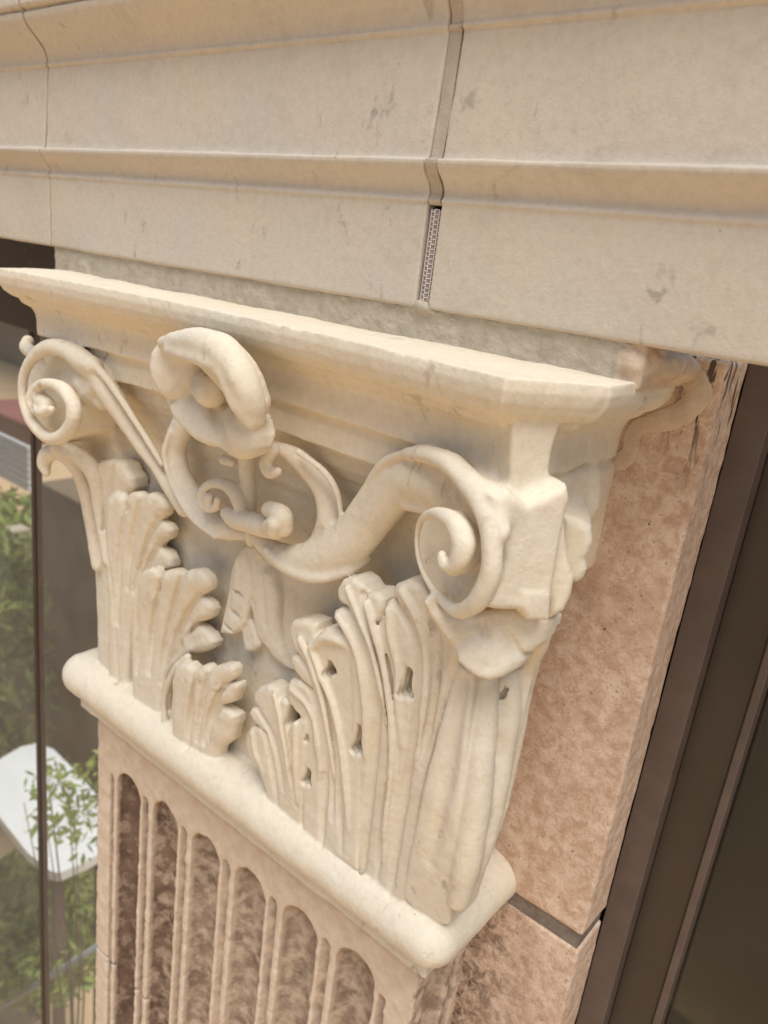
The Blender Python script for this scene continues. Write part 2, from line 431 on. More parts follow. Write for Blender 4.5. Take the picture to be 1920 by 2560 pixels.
# abacus: moulding profile swept round a concave plan
XC = -.4915
arc = [(x, -.066 - .024 * ((x - XC) / .285) ** 2) for x in np.linspace(-.772, -.207, 19)]
plan = np.array([(-.800, .12), (-.806, -.031)] + arc + [(-.173, -.031), (-.178, .12)])
prof = [(.030, -.050), (.0, -.050), (-.0005, -.057), (.001, -.064), (.0045, -.070), (.010, -.0745), (.016, -.0765), (.0175, -.0795), (.0205, -.0815),
        (.025, -.084), (.028, -.089), (.029, -.096), (.029, -.111), (.2, -.112), (.2, -.050)]
prof = np.array([(-q, z) for q, z in prof])
sl, X, Y, Z = vol.win((-.83, -.12, -.12), (-.15, .12, -.045))
dp = poly2d(X[:, :, 0] + 0 * Y[:, :, 0], Y[:, :, 0] + 0 * X[:, :, 0], plan)[:, :, None]
dd = poly2d(dp + 0 * Z, Z + 0 * dp, prof)
vol.union(sl, dd.astype(np.float32), p_abacus, 0)
# bell lip band under the abacus
lipplan = np.array([(-.770, .12), (-.775, -.010)] + [(x, -.030 - .020 * ((x - XC) / .27) ** 2) for x in np.linspace(-.745, -.235, 15)] + [(-.212, -.010), (-.215, .12)])
sl, X, Y, Z = vol.win((-.80, -.08, -.150), (-.19, .12, -.105))
dp = poly2d(X[:, :, 0] + 0 * Y[:, :, 0], Y[:, :, 0] + 0 * X[:, :, 0], lipplan)[:, :, None]
a = dp + .002; b = np.abs(Z + .122) - .015 + .002
dd = np.sqrt(np.maximum(a, 0) ** 2 + np.maximum(b, 0) ** 2) + np.minimum(np.maximum(a, b), 0) - .002
vol.union(sl, dd.astype(np.float32), p_bell, .004)
# flare of the bell under the lip
for z, o in ((-.142, .022), (-.150, .016), (-.162, .010), (-.178, .005)):
    vol.box(p_bell, (-.738 - o, .004 - o, z - .012), (-.247 + o, .12, z + .006), .004, .010)
# astragal roll with mitred returns and the fillet under it
r, zc = .0245, -.5025
yc = -.036 + r; xl, xr = -.7715 + r, -.211 - r
vol.wstroke(p_ast, [(xl, .12, zc, r), (xl, yc, zc, r)], .0, 1); vol.wstroke(p_ast, [(xl, yc, zc, r), (xr, yc, zc, r)], 0, 1)
vol.wstroke(p_ast, [(xr, yc, zc, r), (xr, .12, zc, r)], 0, 1)
vol.box(p_ast, (-.752, -.014, -.548), (-.232, .12, -.506), .002, .003)
vol.box(p_ast, (-.752, -.010, -.500), (-.232, .12, -.478), .004, .006)

S = vol.stroke
# --- right corner: pillar under the abacus corner, rim block, front spiral
vol.slab(p_abacus, '2', [(893, 425), (1118, 445), (1075, 600), (1035, 830), (960, 870), (880, 800), (882, 660)], -.052, 1.7, -.196, .045, .002, .004)
vol.slab(p_volR, '2', [(870, 790), (960, 850), (1035, 815), (1150, 760), (1160, 830), (1140, 900), (1100, 1140), (1060, 1388), (960, 1383), (935, 1345), (810, 1342), (760, 1330),
                       (825, 1230), (850, 1120), (835, 1000), (800, 880), (800, 820)], -.0775, 1.7, -.196, .045, .005, .009)
vol.slab(p_volR, '2', [(925, 1250), (1055, 1260), (1058, 1388), (960, 1383), (937, 1340)], -.0785, 1.7, -.196, .02, .002, .003)
surf = vol.sheet(p_volR, '2', [(380, 640, -50), (470, 630, -54), (580, 650, -58), (700, 760, -64), (790, 900, -68), (815, 1080, -70), (780, 1230, -68), (700, 1330, -66), (620, 1345, -62), (540, 1280, -60), (470, 1170, -58),
                       (438, 1040, -56), (445, 950, -54), (470, 900, -50), (380, 880, -46), (330, 780, -44)], .003, .05, .003)
S(p_volR, '2', [(400, 618, -56, 22), (500, 625, -66, 32), (600, 672, -74, 38), (695, 780, -81, 42), (765, 905, -86, 46), (796, 1040, -88, 50), (787, 1170, -88, 52),
                (740, 1275, -86, 50), (680, 1330, -82, 42), (620, 1335, -78, 30), (550, 1275, -74, 20), (490, 1190, -71, 15), (455, 1100, -70, 12),
                (447, 1005, -70, 12), (465, 925, -73, 17), (515, 893, -78, 26), (575, 905, -84, 36), (630, 950, -88, 50), (660, 1020, -90, 58), (650, 1090, -91, 52),
                (612, 1130, -92, 38), (572, 1125, -93, 30), (562, 1085, -93, 22)], .0015)
S(p_volR, '2', [(640, 930, -78, 50), (690, 1010, -78, 54), (680, 1100, -78, 50), (620, 1140, -78, 42)], .003)
S(p_volR, '2', [(480, 600, -56, 26), (620, 650, -68, 30), (730, 760, -78, 36), (800, 860, -82, 40), (840, 980, -84, 40)], .006)
S(0, '2', [(862, 846, -94, 20), (905, 860, -90, 20)], .003, cut=True)
S(0, '2', [(975, 960, -82, 16), (982, 1110, -82, 16)], .006, cut=True, rs=.8)
# right hand face of the corner: turned to the return
SL = vol.slab
SL(p_volS, '2', [(1130, 700), (1180, 640), (1215, 615), (1252, 645), (1277, 710), (1285, 800), (1276, 880), (1240, 932), (1200, 915), (1130, 890)], .045, .25, -.205, .030, .006, .004)
SL(p_volS, '2', [(1110, 890), (1165, 908), (1215, 930), (1250, 960), (1258, 1035), (1240, 1080), (1222, 1110), (1232, 1160), (1215, 1200), (1185, 1222), (1100, 1212)], -.004, .5, -.19, .045, .006, .003)
SL(p_volS, '2', [(1090, 900), (1130, 900), (1150, 1100), (1178, 1200), (1165, 1270), (1130, 1345), (1062, 1386), (1040, 1200)], -.038, 1.0, -.18, .04, .005, .004)
vol.box(p_volS, (-.245, -.03, -.20), (-.205, .09, -.115), .006, .008)

# --- left corner volute
vol.slab(p_volL, '1', [(190, 450), (300, 470), (390, 560), (400, 640), (350, 720), (335, 830), (260, 878), (180, 850), (110, 750), (85, 650), (100, 540)], -.050, -.05, -.74, .045, .008, .006)
vol.slab(p_volL, '1', [(180, 860), (300, 720), (420, 690), (480, 800), (520, 960), (420, 1000), (380, 950), (300, 905)], -.012, 0, -.74, .03, .008, .010)
S(p_volL, '1', [(400, 545, -50, 44), (300, 480, -56, 40), (215, 462, -62, 34), (145, 505, -66, 26), (103, 590, -68, 22), (102, 690, -68, 22), (140, 790, -68, 24), (215, 858, -67, 26),
                (285, 835, -66, 30), (322, 760, -66, 32), (300, 675, -67, 30), (245, 628, -68, 25), (180, 622, -70, 22), (138, 665, -71, 22), (140, 715, -71, 22), (180, 745, -72, 22), (222, 732, -73, 16)], .0015)
S(p_volL, '1', [(170, 680, -66, 34), (205, 710, -66, 34)], .004)
S(0, '1', [(200, 540, -74, 34), (140, 600, -76, 20), (125, 700, -76, 12), (175, 800, -76, 18), (250, 790, -76, 24), (262, 720, -76, 18)], .004, cut=True, rs=.7)
S(p_volL, '1', [(120, 438, -30, 26), (112, 462, -34, 26), (150, 490, -40, 30), (210, 500, -44, 34)], .004)
# stem from the left volute down to the central knot
S(p_volL, '1', [(330, 500, -54, 44), (410, 570, -46, 50), (480, 670, -38, 52), (550, 780, -31, 44), (620, 890, -26, 36), (690, 990, -22, 32), (740, 1080, -20, 32), (800, 1160, -20, 40)], .0025)
S(p_volL, '1', [(390, 520, -53, 18), (470, 610, -47, 16), (560, 745, -40, 14), (640, 870, -33, 12), (700, 970, -28, 12)], .003)
S(p_volL, '1', [(360, 625, -46, 40), (440, 700, -38, 34)], .004)

# --- central lyre scrolls
S(p_helix, '1', [(790, 800, -26, 55), (757, 900, -26, 56), (768, 1000, -26, 58), (810, 1090, -25, 58), (875, 1180, -24, 58), (950, 1235, -24, 56), (1030, 1262, -24, 36), (1080, 1280, -24, 20)], .003, 1.25)
S(p_helix, '1', [(735, 830, -36, 12), (712, 920, -38, 12), (728, 1010, -38, 12), (770, 1110, -36, 12), (840, 1210, -35, 12), (930, 1282, -33, 12)], .004)
S(p_helix, '1', [(1155, 895, -34, 28), (1215, 905, -36, 34), (1290, 945, -32, 44), (1355, 1010, -28, 52), (1405, 1090, -26, 56), (1425, 1180, -25, 60), (1410, 1270, -24, 62), (1370, 1340, -23, 56)], .003, 1.25)
S(p_helix, '1', [(1290, 915, -44, 16), (1400, 1000, -42, 14), (1455, 1090, -38, 14), (1475, 1200, -34, 14)], .004)
# big S band running up into the right volute
S(p_volR, 'd', [(555, 1162, -26, 18), (598, 1196, -26, 30), (648, 1214, -27, 40), (705, 1203, -28, 48), (760, 1166, -29, 51), (812, 1110, -32, 50), (858, 1055, -38, 50), (905, 1030, -44, 55), (950, 1050, -50, 50)], .004, 1.35)
S(p_volR, 'd', [(735, 1135, -36, 9), (785, 1060, -40, 9), (822, 1005, -46, 10), (865, 982, -52, 12), (920, 980, -60, 14), (985, 1005, -68, 16)], .004)
S(p_volR, 'd', [(575, 1190, -34, 8), (615, 1228, -36, 9), (680, 1250, -37, 10), (745, 1238, -33, 9), (795, 1205, -22, 8)], .006)
# small inner spiral, bar and bud
S(p_helix, '1', [(1045, 1165, -34, 34), (1020, 1095, -36, 38), (975, 1058, -38, 28), (918, 1052, -40, 22), (878, 1085, -41, 20), (870, 1130, -41, 18), (895, 1160, -41, 16), (932, 1155, -42, 18), (940, 1125, -43, 18)], .0015)
S(p_helix, '1', [(905, 1118, -42, 26), (905, 1130, -40, 30)], .0015)
S(p_helix, '1', [(985, 1180, -36, 34), (1020, 1205, -36, 46), (1080, 1218, -36, 48), (1130, 1235, -36, 50), (1190, 1245, -38, 52)], .002)
S(p_helix, '1', [(1165, 1165, -42, 38), (1215, 1190, -44, 46), (1225, 1240, -42, 44)], .0015)
S(p_helix, '1', [(1150, 1240, -46, 30), (1185, 1225, -50, 34), (1180, 1260, -48, 34)], .0015)
S(p_helix, '1', [(1062, 940, -30, 36), (1068, 1030, -28, 36), (1075, 1130, -27, 34), (1080, 1250, -26, 28), (1085, 1300, -22, 26)], .002)
S(p_helix, '1', [(968, 950, -34, 24), (1005, 962, -34, 20)], .002)
S(p_helix, '1', [(1180, 905, -44, 34), (1150, 960, -46, 32), (1165, 1005, -46, 28), (1200, 1000, -46, 18)], .002)
for q in ((1140, 940, -60, 10), ):
    S(0, '1', [q, (1125, 985, -60, 8)], .003, cut=True)

# --- flower on the abacus
S(p_flower, '1', [(900, 640, -44, 185), (960, 740, -40, 150)], .006)
P_ = lambda pts: vol.sheet(p_flower, '1', pts, .0075, .020, .003, .004, .014, False)
P_([(630, 545, -98), (640, 480, -98), (682, 428, -97), (740, 420, -94), (850, 500, -84), (880, 580, -78), (850, 640, -78), (815, 660, -82), (770, 690, -88), (712, 694, -92), (666, 655, -96), (640, 600, -98)])
P_([(716, 712, -86), (740, 690, -84), (800, 650, -78), (870, 640, -74), (950, 680, -74), (975, 760, -78), (962, 830, -84), (946, 900, -88), (890, 896, -90), (830, 868, -90), (775, 818, -90), (740, 775, -89)])
P_([(944, 905, -84), (940, 830, -80), (930, 740, -74), (980, 690, -72), (1040, 700, -72), (1080, 750, -74), (1102, 800, -78), (1108, 850, -80), (1094, 900, -83), (1065, 935, -85), (1020, 950, -86), (975, 935, -86)])
S(p_flower, '1', [(1030, 760, -72, 60), (1050, 830, -76, 84), (1060, 860, -76, 78)], .006)
S(0, '1', [(948, 925, -92, 18), (944, 850, -91, 20), (936, 780, -84, 18), (925, 730, -78, 14)], .006, cut=True)
S(0, '1', [(704, 702, -96, 16), (765, 694, -91, 18), (830, 655, -84, 14)], .006, cut=True)
S(0, '1', [(850, 760, -100, 40), (850, 830, -104, 26)], .010, cut=True, rs=.8)
S(0, '1', [(1040, 780, -96, 40), (1050, 860, -98, 26)], .010, cut=True, rs=.8)
S(0, '1', [(850, 560, -108, 40), (770, 580, -116, 36)], .008, cut=True)
S(p_flower, '1', [(712, 448, -98, 32), (780, 436, -106, 46), (870, 440, -110, 62), (955, 475, -112, 70), (1015, 540, -112, 70), (1058, 625, -110, 68), (1085, 705, -106, 62), (1102, 772, -101, 48)], .003)
S(p_flower, '1', [(725, 478, -108, 16), (800, 500, -114, 22), (880, 522, -117, 26), (945, 562, -118, 28), (985, 640, -116, 26), (1025, 725, -113, 26), (1080, 790, -107, 24)], .006)
S(p_flower, '1', [(740, 460, -82, 50), (840, 450, -86, 70), (940, 495, -88, 92), (1030, 590, -86, 96), (1085, 700, -80, 84)], .008)
S(p_flower, '1', [(888, 636, -82, 66), (910, 655, -87, 72)], .0010)

# --- pendant leaf
sP = vol.sheet(p_bud, '3', [(950, 165, -11), (985, 140, -11), (1000, 260, -12), (1004, 420, -13), (992, 520, -14), (975, 620, -14), (945, 655, -14), (900, 684, -14), (822, 674, -13), (838, 600, -13), (858, 500, -13), (878, 400, -12), (892, 290, -12), (918, 210, -11)], .0045, .016, .0015, .002)
sP2 = vol.sheet(p_bud, '3', [(985, 140, -9), (1045, 140, -9), (1105, 220, -9), (1145, 320, -8), (1168, 450, -7), (1165, 600, -6), (1185, 720, -5), (1225, 820, -4), (1275, 900, -3), (1225, 885, -3), (1150, 830, -4), (1105, 762, -6), (1050, 700, -9), (1025, 620, -11), (1006, 520, -12), (1004, 300, -11)], .0045, .014, .0012, .002)
vol.sheet(p_bud, '3', [(948, 650, -11), (1000, 590, -11), (1035, 650, -10), (1062, 735, -9), (1052, 760, -9), (1020, 786, -10), (972, 786, -11), (958, 730, -11)], .0045, .012, .0012)
vol.groove(sP, '3', [(935, 240, 12), (925, 400, 14), (900, 600, 12)], .0012, .003, p_bud)
vol.groove(sP2, '3', [(1060, 240, 14), (1085, 420, 14), (1105, 620, 12)], .0012, .004)
S(0, '3', [(1000, 265, -20, 6), (997, 380, -21, 7), (992, 480, -22, 6)], .003, cut=True)
for q in ((945, 440), (925, 560), (885, 640)): vol.groove(sP, '3', [(q[0] - 22, q[1] - 18, 10), (q[0], q[1], 13), (q[0] + 22, q[1] + 22, 9)], .0026, .003)
vol.groove(sP2, '3', [(1020, 480, 12), (1035, 495, 12)], .0025, .003)

# --- left corner leaf with its curl
vol.sheet(p_cl, '3', [(62, -10, -5), (150, -10, -8), (168, 200, -9), (185, 500, -10), (205, 760, -10), (225, 1020, -10), (125, 980, -7), (105, 860, -6), (98, 600, -5), (92, 400, -5), (82, 250, -5)], .006, None, .0015, .002)
S(p_cl, '1', [(430, 1400, -10, 34), (412, 1290, -12, 34), (395, 1180, -15, 36), (378, 1090, -20, 36), (345, 1000, -28, 36), (300, 940, -38, 38), (245, 915, -46, 36), (205, 930, -50, 34), (190, 970, -52, 28), (200, 1005, -52, 18)], .002)
S(p_cl, '1', [(470, 1380, -14, 26), (445, 1240, -16, 28), (430, 1120, -20, 32), (405, 1010, -28, 36), (350, 940, -38, 38), (290, 905, -46, 34), (240, 890, -50, 26)], .002)
sR = vol.sheet(p_cl, '1', [(408, 1040, -20), (412, 985, -22), (425, 955, -23), (455, 946, -24), (500, 952, -24), (530, 968, -23), (545, 1000, -22), (568, 1030, -20), (572, 1075, -18), (545, 1110, -17), (520, 1180, -15), (500, 1300, -14), (470, 1420, -13), (425, 1400, -12), (425, 1250, -14), (415, 1120, -17)], .006, .02, .002, .002)
vol.groove(sR, '1', [(492, 955, 8), (485, 1010, 12), (475, 1100, 12), (465, 1250, 10)], .0018)
# --- acanthus leaves: traced sheets, each with its furrows and ridges
def leaf(pid, view, strokes, k=.0018, sy=1.25, rs=1.0):
    for st in strokes: S(pid, view, st, k, sy, rs=rs)
G_ = vol.groove
sA = vol.sheet(p_A, '1', [(450, 1140, -34), (462, 1106, -36), (490, 1092, -38), (522, 1100, -38), (538, 1122, -36), (546, 1172, -32), (556, 1150, -33), (542, 1112, -37), (562, 1090, -38), (592, 1088, -38), (612, 1104, -37),
    (645, 1094, -38), (685, 1106, -36), (712, 1130, -34), (722, 1162, -32), (712, 1190, -30), (690, 1212, -28), (722, 1226, -28), (742, 1256, -26), (734, 1290, -24), (700, 1306, -22), (684, 1328, -21), (720, 1345, -21), (742, 1378, -20), (747, 1414, -19),
    (700, 1460, -17), (650, 1530, -15), (605, 1620, -14), (570, 1720, -13), (552, 1900, -13), (552, 2000, -13), (500, 1970, -13), (474, 1900, -13), (468, 1700, -14), (462, 1500, -17), (458, 1300, -22), (450, 1200, -28)], .0045, 0.011, .003, ys=(-8, 0.55), bulge=.0035, bw=.010)
G_(sA, '1', [(548, 1178, 12), (530, 1300, 16), (520, 1450, 18), (515, 1650, 16)], .0022)
G_(sA, '1', [(612, 1112, 10), (600, 1200, 14), (575, 1330, 16), (560, 1500, 14)], .0016)
G_(sA, '1', [(690, 1214, 12), (650, 1290, 14), (615, 1400, 14), (590, 1520, 12)], .0022)
G_(sA, '1', [(684, 1328, 12), (650, 1400, 14), (615, 1500, 12)], .0022)
G_(sA, '1', [(490, 1130, 12), (482, 1260, 10), (490, 1450, 8)], .0014, .004, p_A)
G_(sA, '1', [(655, 1130, 12), (640, 1220, 10), (600, 1400, 8)], .0014, .004, p_A)
sB = vol.sheet(p_B, '3', [(315, 1070, -20), (305, 900, -22), (303, 700, -25), (310, 560, -29), (322, 430, -35), (345, 340, -40), (372, 298, -42), (412, 284, -44), (452, 300, -44), (472, 340, -42), (470, 430, -38), (482, 420, -38), (474, 335, -43), (492, 305, -45),
    (532, 296, -46), (572, 300, -46), (602, 320, -44), (640, 295, -46), (692, 292, -45), (732, 315, -43), (762, 350, -41), (770, 388, -39), (765, 416, -37), (740, 434, -36), (704, 456, -35), (742, 470, -33), (777, 500, -31), (790, 535, -30), (776, 576, -29),
    (740, 598, -28), (680, 612, -28), (722, 632, -26), (772, 680, -24), (802, 726, -23), (790, 757, -22), (740, 786, -22), (690, 798, -22), (650, 795, -22), (600, 815, -21), (550, 870, -20), (512, 950, -20), (497, 1040, -19), (495, 1200, -19), (400, 1170, -19), (350, 1120, -19)], .0045, 0.0115, .0015, ys=(-8, 0.55), bulge=.0035, bw=.010)
G_(sB, '3', [(474, 430, 16), (448, 560, 20), (430, 720, 22), (425, 900, 18)], .0030)
G_(sB, '3', [(602, 330, 14), (578, 460, 22), (540, 620, 26), (510, 780, 24), (490, 960, 18)], .0028)
G_(sB, '3', [(706, 458, 14), (650, 545, 22), (595, 670, 24), (555, 820, 18)], .0030)
G_(sB, '3', [(684, 614, 14), (625, 690, 20), (575, 790, 20), (545, 860, 14)], .0030)
G_(sB, '3', [(345, 390, 12), (352, 540, 14), (358, 700, 12), (350, 900, 10)], .0020)
G_(sB, '3', [(525, 335, 16), (508, 460, 16), (480, 640, 14)], .0018, .005, p_B)
G_(sB, '3', [(665, 340, 18), (640, 440, 16), (570, 620, 14)], .0022, .005, p_B)
G_(sB, '3', [(740, 545, 14), (680, 600, 12), (620, 700, 10)], .0016, .004, p_B)
G_(sB, '3', [(745, 725, 14), (670, 760, 12), (600, 820, 10)], .0016, .004, p_B)
eye_later = []
sC = vol.sheet(p_C, '3', [(545, 1260, -28), (540, 1120, -34), (545, 1020, -40), (545, 940, -44), (565, 880, -46), (600, 850, -46), (640, 850, -46), (672, 885, -46), (690, 925, -45), (698, 888, -47), (716, 868, -48), (745, 866, -48), (768, 886, -47), (802, 868, -48),
    (850, 854, -47), (895, 860, -45), (916, 890, -43), (918, 930, -41), (902, 950, -40), (862, 976, -39), (900, 965, -38), (942, 965, -36), (947, 1002, -35), (932, 1042, -34), (915, 1077, -33), (880, 1090, -33), (832, 1102, -33), (880, 1125, -31),
    (927, 1160, -29), (932, 1210, -28), (917, 1262, -27), (900, 1306, -26), (860, 1326, -26), (835, 1352, -25), (826, 1402, -24), (812, 1450, -23), (740, 1440, -23), (640, 1370, -24), (570, 1300, -26)], .0045, 0.012, .0012, ys=(-10, 0.62), bulge=.0035, bw=.010)
S(p_C, '3', [(640, 812, -24, 24), (585, 860, -25, 24), (545, 920, -24, 22), (512, 1010, -22, 20), (500, 1110, -20, 18), (512, 1260, -18, 18)], .003)
G_(sC, '3', [(690, 930, 14), (678, 1040, 20), (660, 1180, 24), (655, 1330, 18)], .0030)
G_(sC, '3', [(768, 896, 12), (750, 1010, 18), (725, 1150, 20), (710, 1300, 14)], .0018)
G_(sC, '3', [(862, 978, 14), (815, 1060, 18), (775, 1180, 20), (750, 1320, 14)], .0030)
G_(sC, '3', [(832, 1104, 12), (795, 1180, 16), (770, 1290, 14)], .0028)
G_(sC, '3', [(725, 905, 12), (712, 1020, 12), (695, 1180, 10)], .0012, .004, p_C)
S(0, '3', [(525, 1040, -52, 16), (535, 1070, -42, 16)], .003, cut=True)
sD = vol.sheet(p_D, '4', [(222, 1160, -20), (198, 1040, -21), (165, 960, -24), (125, 900, -27), (114, 850, -29), (116, 800, -30), (138, 772, -31), (180, 773, -31), (205, 800, -30), (172, 768, -31), (148, 742, -31), (130, 706, -31), (140, 684, -32), (172, 680, -32),
    (153, 655, -32), (146, 620, -33), (172, 588, -34), (215, 580, -35), (252, 603, -36), (268, 638, -37), (292, 640, -38), (312, 665, -38), (302, 705, -37), (288, 762, -36), (300, 782, -36), (325, 755, -37), (360, 728, -38), (402, 740, -38), (400, 800, -37),
    (385, 950, -33), (375, 1260, -27), (300, 1220, -24)], .0045, 0.019, .0015, ys=(-12, 0.75))
G_(sD, '4', [(205, 802, 12), (225, 890, 16), (245, 1000, 16), (262, 1120, 12)], .0030)
G_(sD, '4', [(172, 690, 12), (225, 780, 16), (262, 900, 16), (290, 1060, 12)], .0026)
G_(sD, '4', [(300, 784, 10), (318, 880, 14), (335, 1000, 12), (350, 1140, 10)], .0030)
G_(sD, '4', [(255, 620, 12), (278, 720, 10), (300, 850, 9), (322, 1050, 8)], .0024, .003, p_D)
G_(sD, '4', [(150, 800, 12), (160, 880, 12), (195, 970, 10)], .0018, .003, p_D)
G_(sD, '4', [(350, 755, 12), (348, 900, 10), (352, 1120, 8)], .0024, .003, p_D)
sE = vol.sheet(p_E, '4', [(303, 315, -38), (325, 282, -40), (380, 278, -42), (435, 298, -43), (440, 345, -43), (480, 316, -46), (540, 322, -47), (590, 350, -46), (625, 450, -44), (640, 700, -41), (650, 1000, -36), (640, 1450, -29), (540, 1380, -28), (430, 1310, -27), (372, 1255, -26),
    (368, 1000, -29), (372, 850, -32), (365, 735, -34), (330, 700, -35), (298, 640, -36), (292, 590, -37), (315, 555, -38), (360, 554, -38), (412, 597, -37), (368, 558, -37), (333, 510, -37), (313, 470, -37), (321, 440, -38), (350, 436, -38), (323, 390, -38)], .0055, 0.021, .0015, ys=(-12, 0.8))
G_(sE, '4', [(352, 438, 12), (410, 520, 18), (455, 640, 20), (490, 800, 20), (510, 1000, 16), (515, 1200, 12)], .0032)
G_(sE, '4', [(412, 600, 12), (455, 720, 18), (475, 880, 20), (480, 1050, 18), (475, 1200, 12)], .0028)
G_(sE, '4', [(400, 392, 10), (440, 480, 12), (485, 620, 14), (515, 780, 14), (535, 950, 12), (545, 1200, 10)], .0030)
G_(sE, '4', [(375, 365, 10), (420, 460, 8), (470, 620, 8), (505, 800, 8), (525, 1000, 8)], .0030, .003, p_E)
G_(sE, '4', [(425, 400, 10), (470, 520, 10), (520, 650, 9), (555, 800, 8), (580, 1000, 8), (590, 1250, 8)], .0032, .003, p_E)
G_(sE, '4', [(440, 395, 16), (480, 360, 20), (540, 365, 20), (585, 400, 16)], .0030, .003, p_E)
G_(sE, '4', [(330, 600, 14), (400, 670, 14), (445, 800, 14), (460, 1000, 12)], .0016, .004, p_E)
sF = vol.sheet(p_F, '4', [(530, 130, -46), (553, 90, -47), (600, 83, -48), (642, 108, -49), (667, 148, -50), (710, 150, -51), (747, 185, -52), (750, 235, -51), (732, 280, -50), (708, 304, -49), (738, 270, -50), (754, 240, -51), (752, 195, -52), (775, 178, -53), (798, 190, -53),
    (780, 155, -54), (795, 110, -55), (850, 95, -56), (915, 118, -57), (962, 170, -57), (1005, 260, -56), (1060, 340, -55), (1112, 385, -53), (1090, 460, -52), (1050, 600, -49), (1000, 800, -45), (960, 950, -42), (920, 1150, -38), (872, 1500, -27), (842, 1610, -23), (720, 1515, -23),
    (590, 1420, -22), (588, 1000, -36), (604, 850, -39), (598, 650, -42), (592, 450, -44), (585, 380, -45), (545, 312, -45), (513, 270, -45), (516, 235, -46), (545, 220, -46), (574, 225, -47), (538, 195, -46), (528, 160, -46)], .0055, 0.024, .0015, ys=(-14, 0.85))
G_(sF, '4', [(576, 228, 12), (640, 350, 20), (685, 480, 24), (712, 640, 24), (715, 820, 22), (700, 1000, 20), (680, 1200, 14)], .0032)
G_(sF, '4', [(655, 165, 10), (700, 330, 14), (750, 520, 16), (775, 700, 16), (785, 880, 14), (770, 1100, 12)], .0034)
G_(sF, '4', [(708, 306, 10), (752, 440, 14), (785, 600, 14), (798, 800, 12), (790, 1000, 10)], .0032)
G_(sF, '4', [(798, 195, 14), (862, 290, 20), (905, 400, 26), (915, 540, 26), (900, 680, 22), (880, 850, 22), (850, 1050, 22), (815, 1300, 16)], .0034)
G_(sF, '4', [(960, 230, 16), (990, 380, 28), (990, 540, 28), (960, 740, 24), (920, 950, 20)], .0034)
G_(sF, '4', [(590, 130, 12), (640, 250, 11), (700, 400, 10), (745, 580, 10), (768, 760, 9)], .0030, .003, p_F)
G_(sF, '4', [(680, 200, 16), (720, 330, 12), (760, 480, 10), (785, 640, 9), (800, 820, 9), (795, 1000, 9), (770, 1200, 8), (748, 1380, 8)], .0036, .003, p_F)
G_(sF, '4', [(840, 140, 18), (900, 240, 16), (945, 370, 14), (955, 520, 12), (940, 700, 12), (905, 950, 10)], .0030, .004, p_F)
G_(sF, '4', [(775, 230, 14), (788, 350, 14), (820, 500, 12), (822, 660, 12), (838, 850, 12)], .0024, .004, p_F)
G_(sF, '4', [(545, 260, 14), (610, 370, 14), (650, 520, 12), (668, 700, 12), (665, 900, 12)], .0022, .004, p_F)
G_(sF, '4', [(712, 780, 18), (700, 950, 22), (682, 1150, 22), (665, 1320, 20), (655, 1420, 16), (650, 1480, 10)], .0026)
G_(sF, '4', [(860, 980, 16), (838, 1120, 20), (815, 1300, 20), (795, 1450, 18), (785, 1540, 12)], .0026)
G_(sF, '4', [(770, 1050, 12), (752, 1200, 14), (735, 1350, 14), (722, 1470, 10)], .0026)
G_(sE, '4', [(475, 1000, 14), (470, 1140, 16), (468, 1260, 12), (468, 1320, 8)], .0024)
G_(sE, '4', [(545, 1050, 12), (552, 1200, 12), (560, 1340, 10)], .0022)
# deep hollow strip between E and F
S(0, '4', [(600, 1000, -52, 14), (588, 1150, -48, 12), (586, 1290, -42, 10)], .004, cut=True)
S(0, '3', [(150, 90, -19, 9), (172, 300, -18, 10), (190, 560, -17, 11), (205, 800, -16, 12), (222, 1000, -15, 12)], .003, cut=True)
# drilled eyes
def eye_on(surf, view, tri, r, front=.010, back=.016):
    c = (sum(q[0] for q in tri) / 3, sum(q[1] for q in tri) / 3)
    for q in range(3):
        for a, b, w in ((tri[q], tri[(q + 1) % 3], 1.0), (tri[q], c, 1.4)):
            P = []
            for m in (a, b):
                p, t = vol.on(surf, view, *m); P.append((p, r * w * t))
            for dy in np.linspace(-front, back, 6):
                vol.wstroke(0, [(*(p + [0, dy, 0]), rr) for p, rr in P], .0012, 1, True)
def eye(view, tri, y0, y1, r):
    for q in range(3):
        a, b = tri[q], tri[(q + 1) % 3]; c = ((tri[0][0] + tri[1][0] + tri[2][0]) / 3, (tri[0][1] + tri[1][1] + tri[2][1]) / 3)
        for y in np.linspace(y0, y1, 5): S(0, view, [(*a, y, r), (*b, y, r)], .0012, cut=True); S(0, view, [(*a, y, r), (*c, y, r * 1.5)], .0012, cut=True)
eye_on(sE, '4', [(506, 486), (490, 528), (518, 508)], 18)
eye_on(sD, '4', [(322, 685), (350, 722), (308, 758)], 11)
eye_on(sF, '4', [(642, 778), (648, 888), (610, 880)], 15)
eye_on(sF, '4', [(866, 515), (870, 628), (836, 618)], 15)
eye_on(sE, '4', [(404, 975), (408, 1032), (384, 1026)], 12)
eye_on(sE, '4', [(402, 812), (405, 832), (394, 832)], 6, .006, .004)
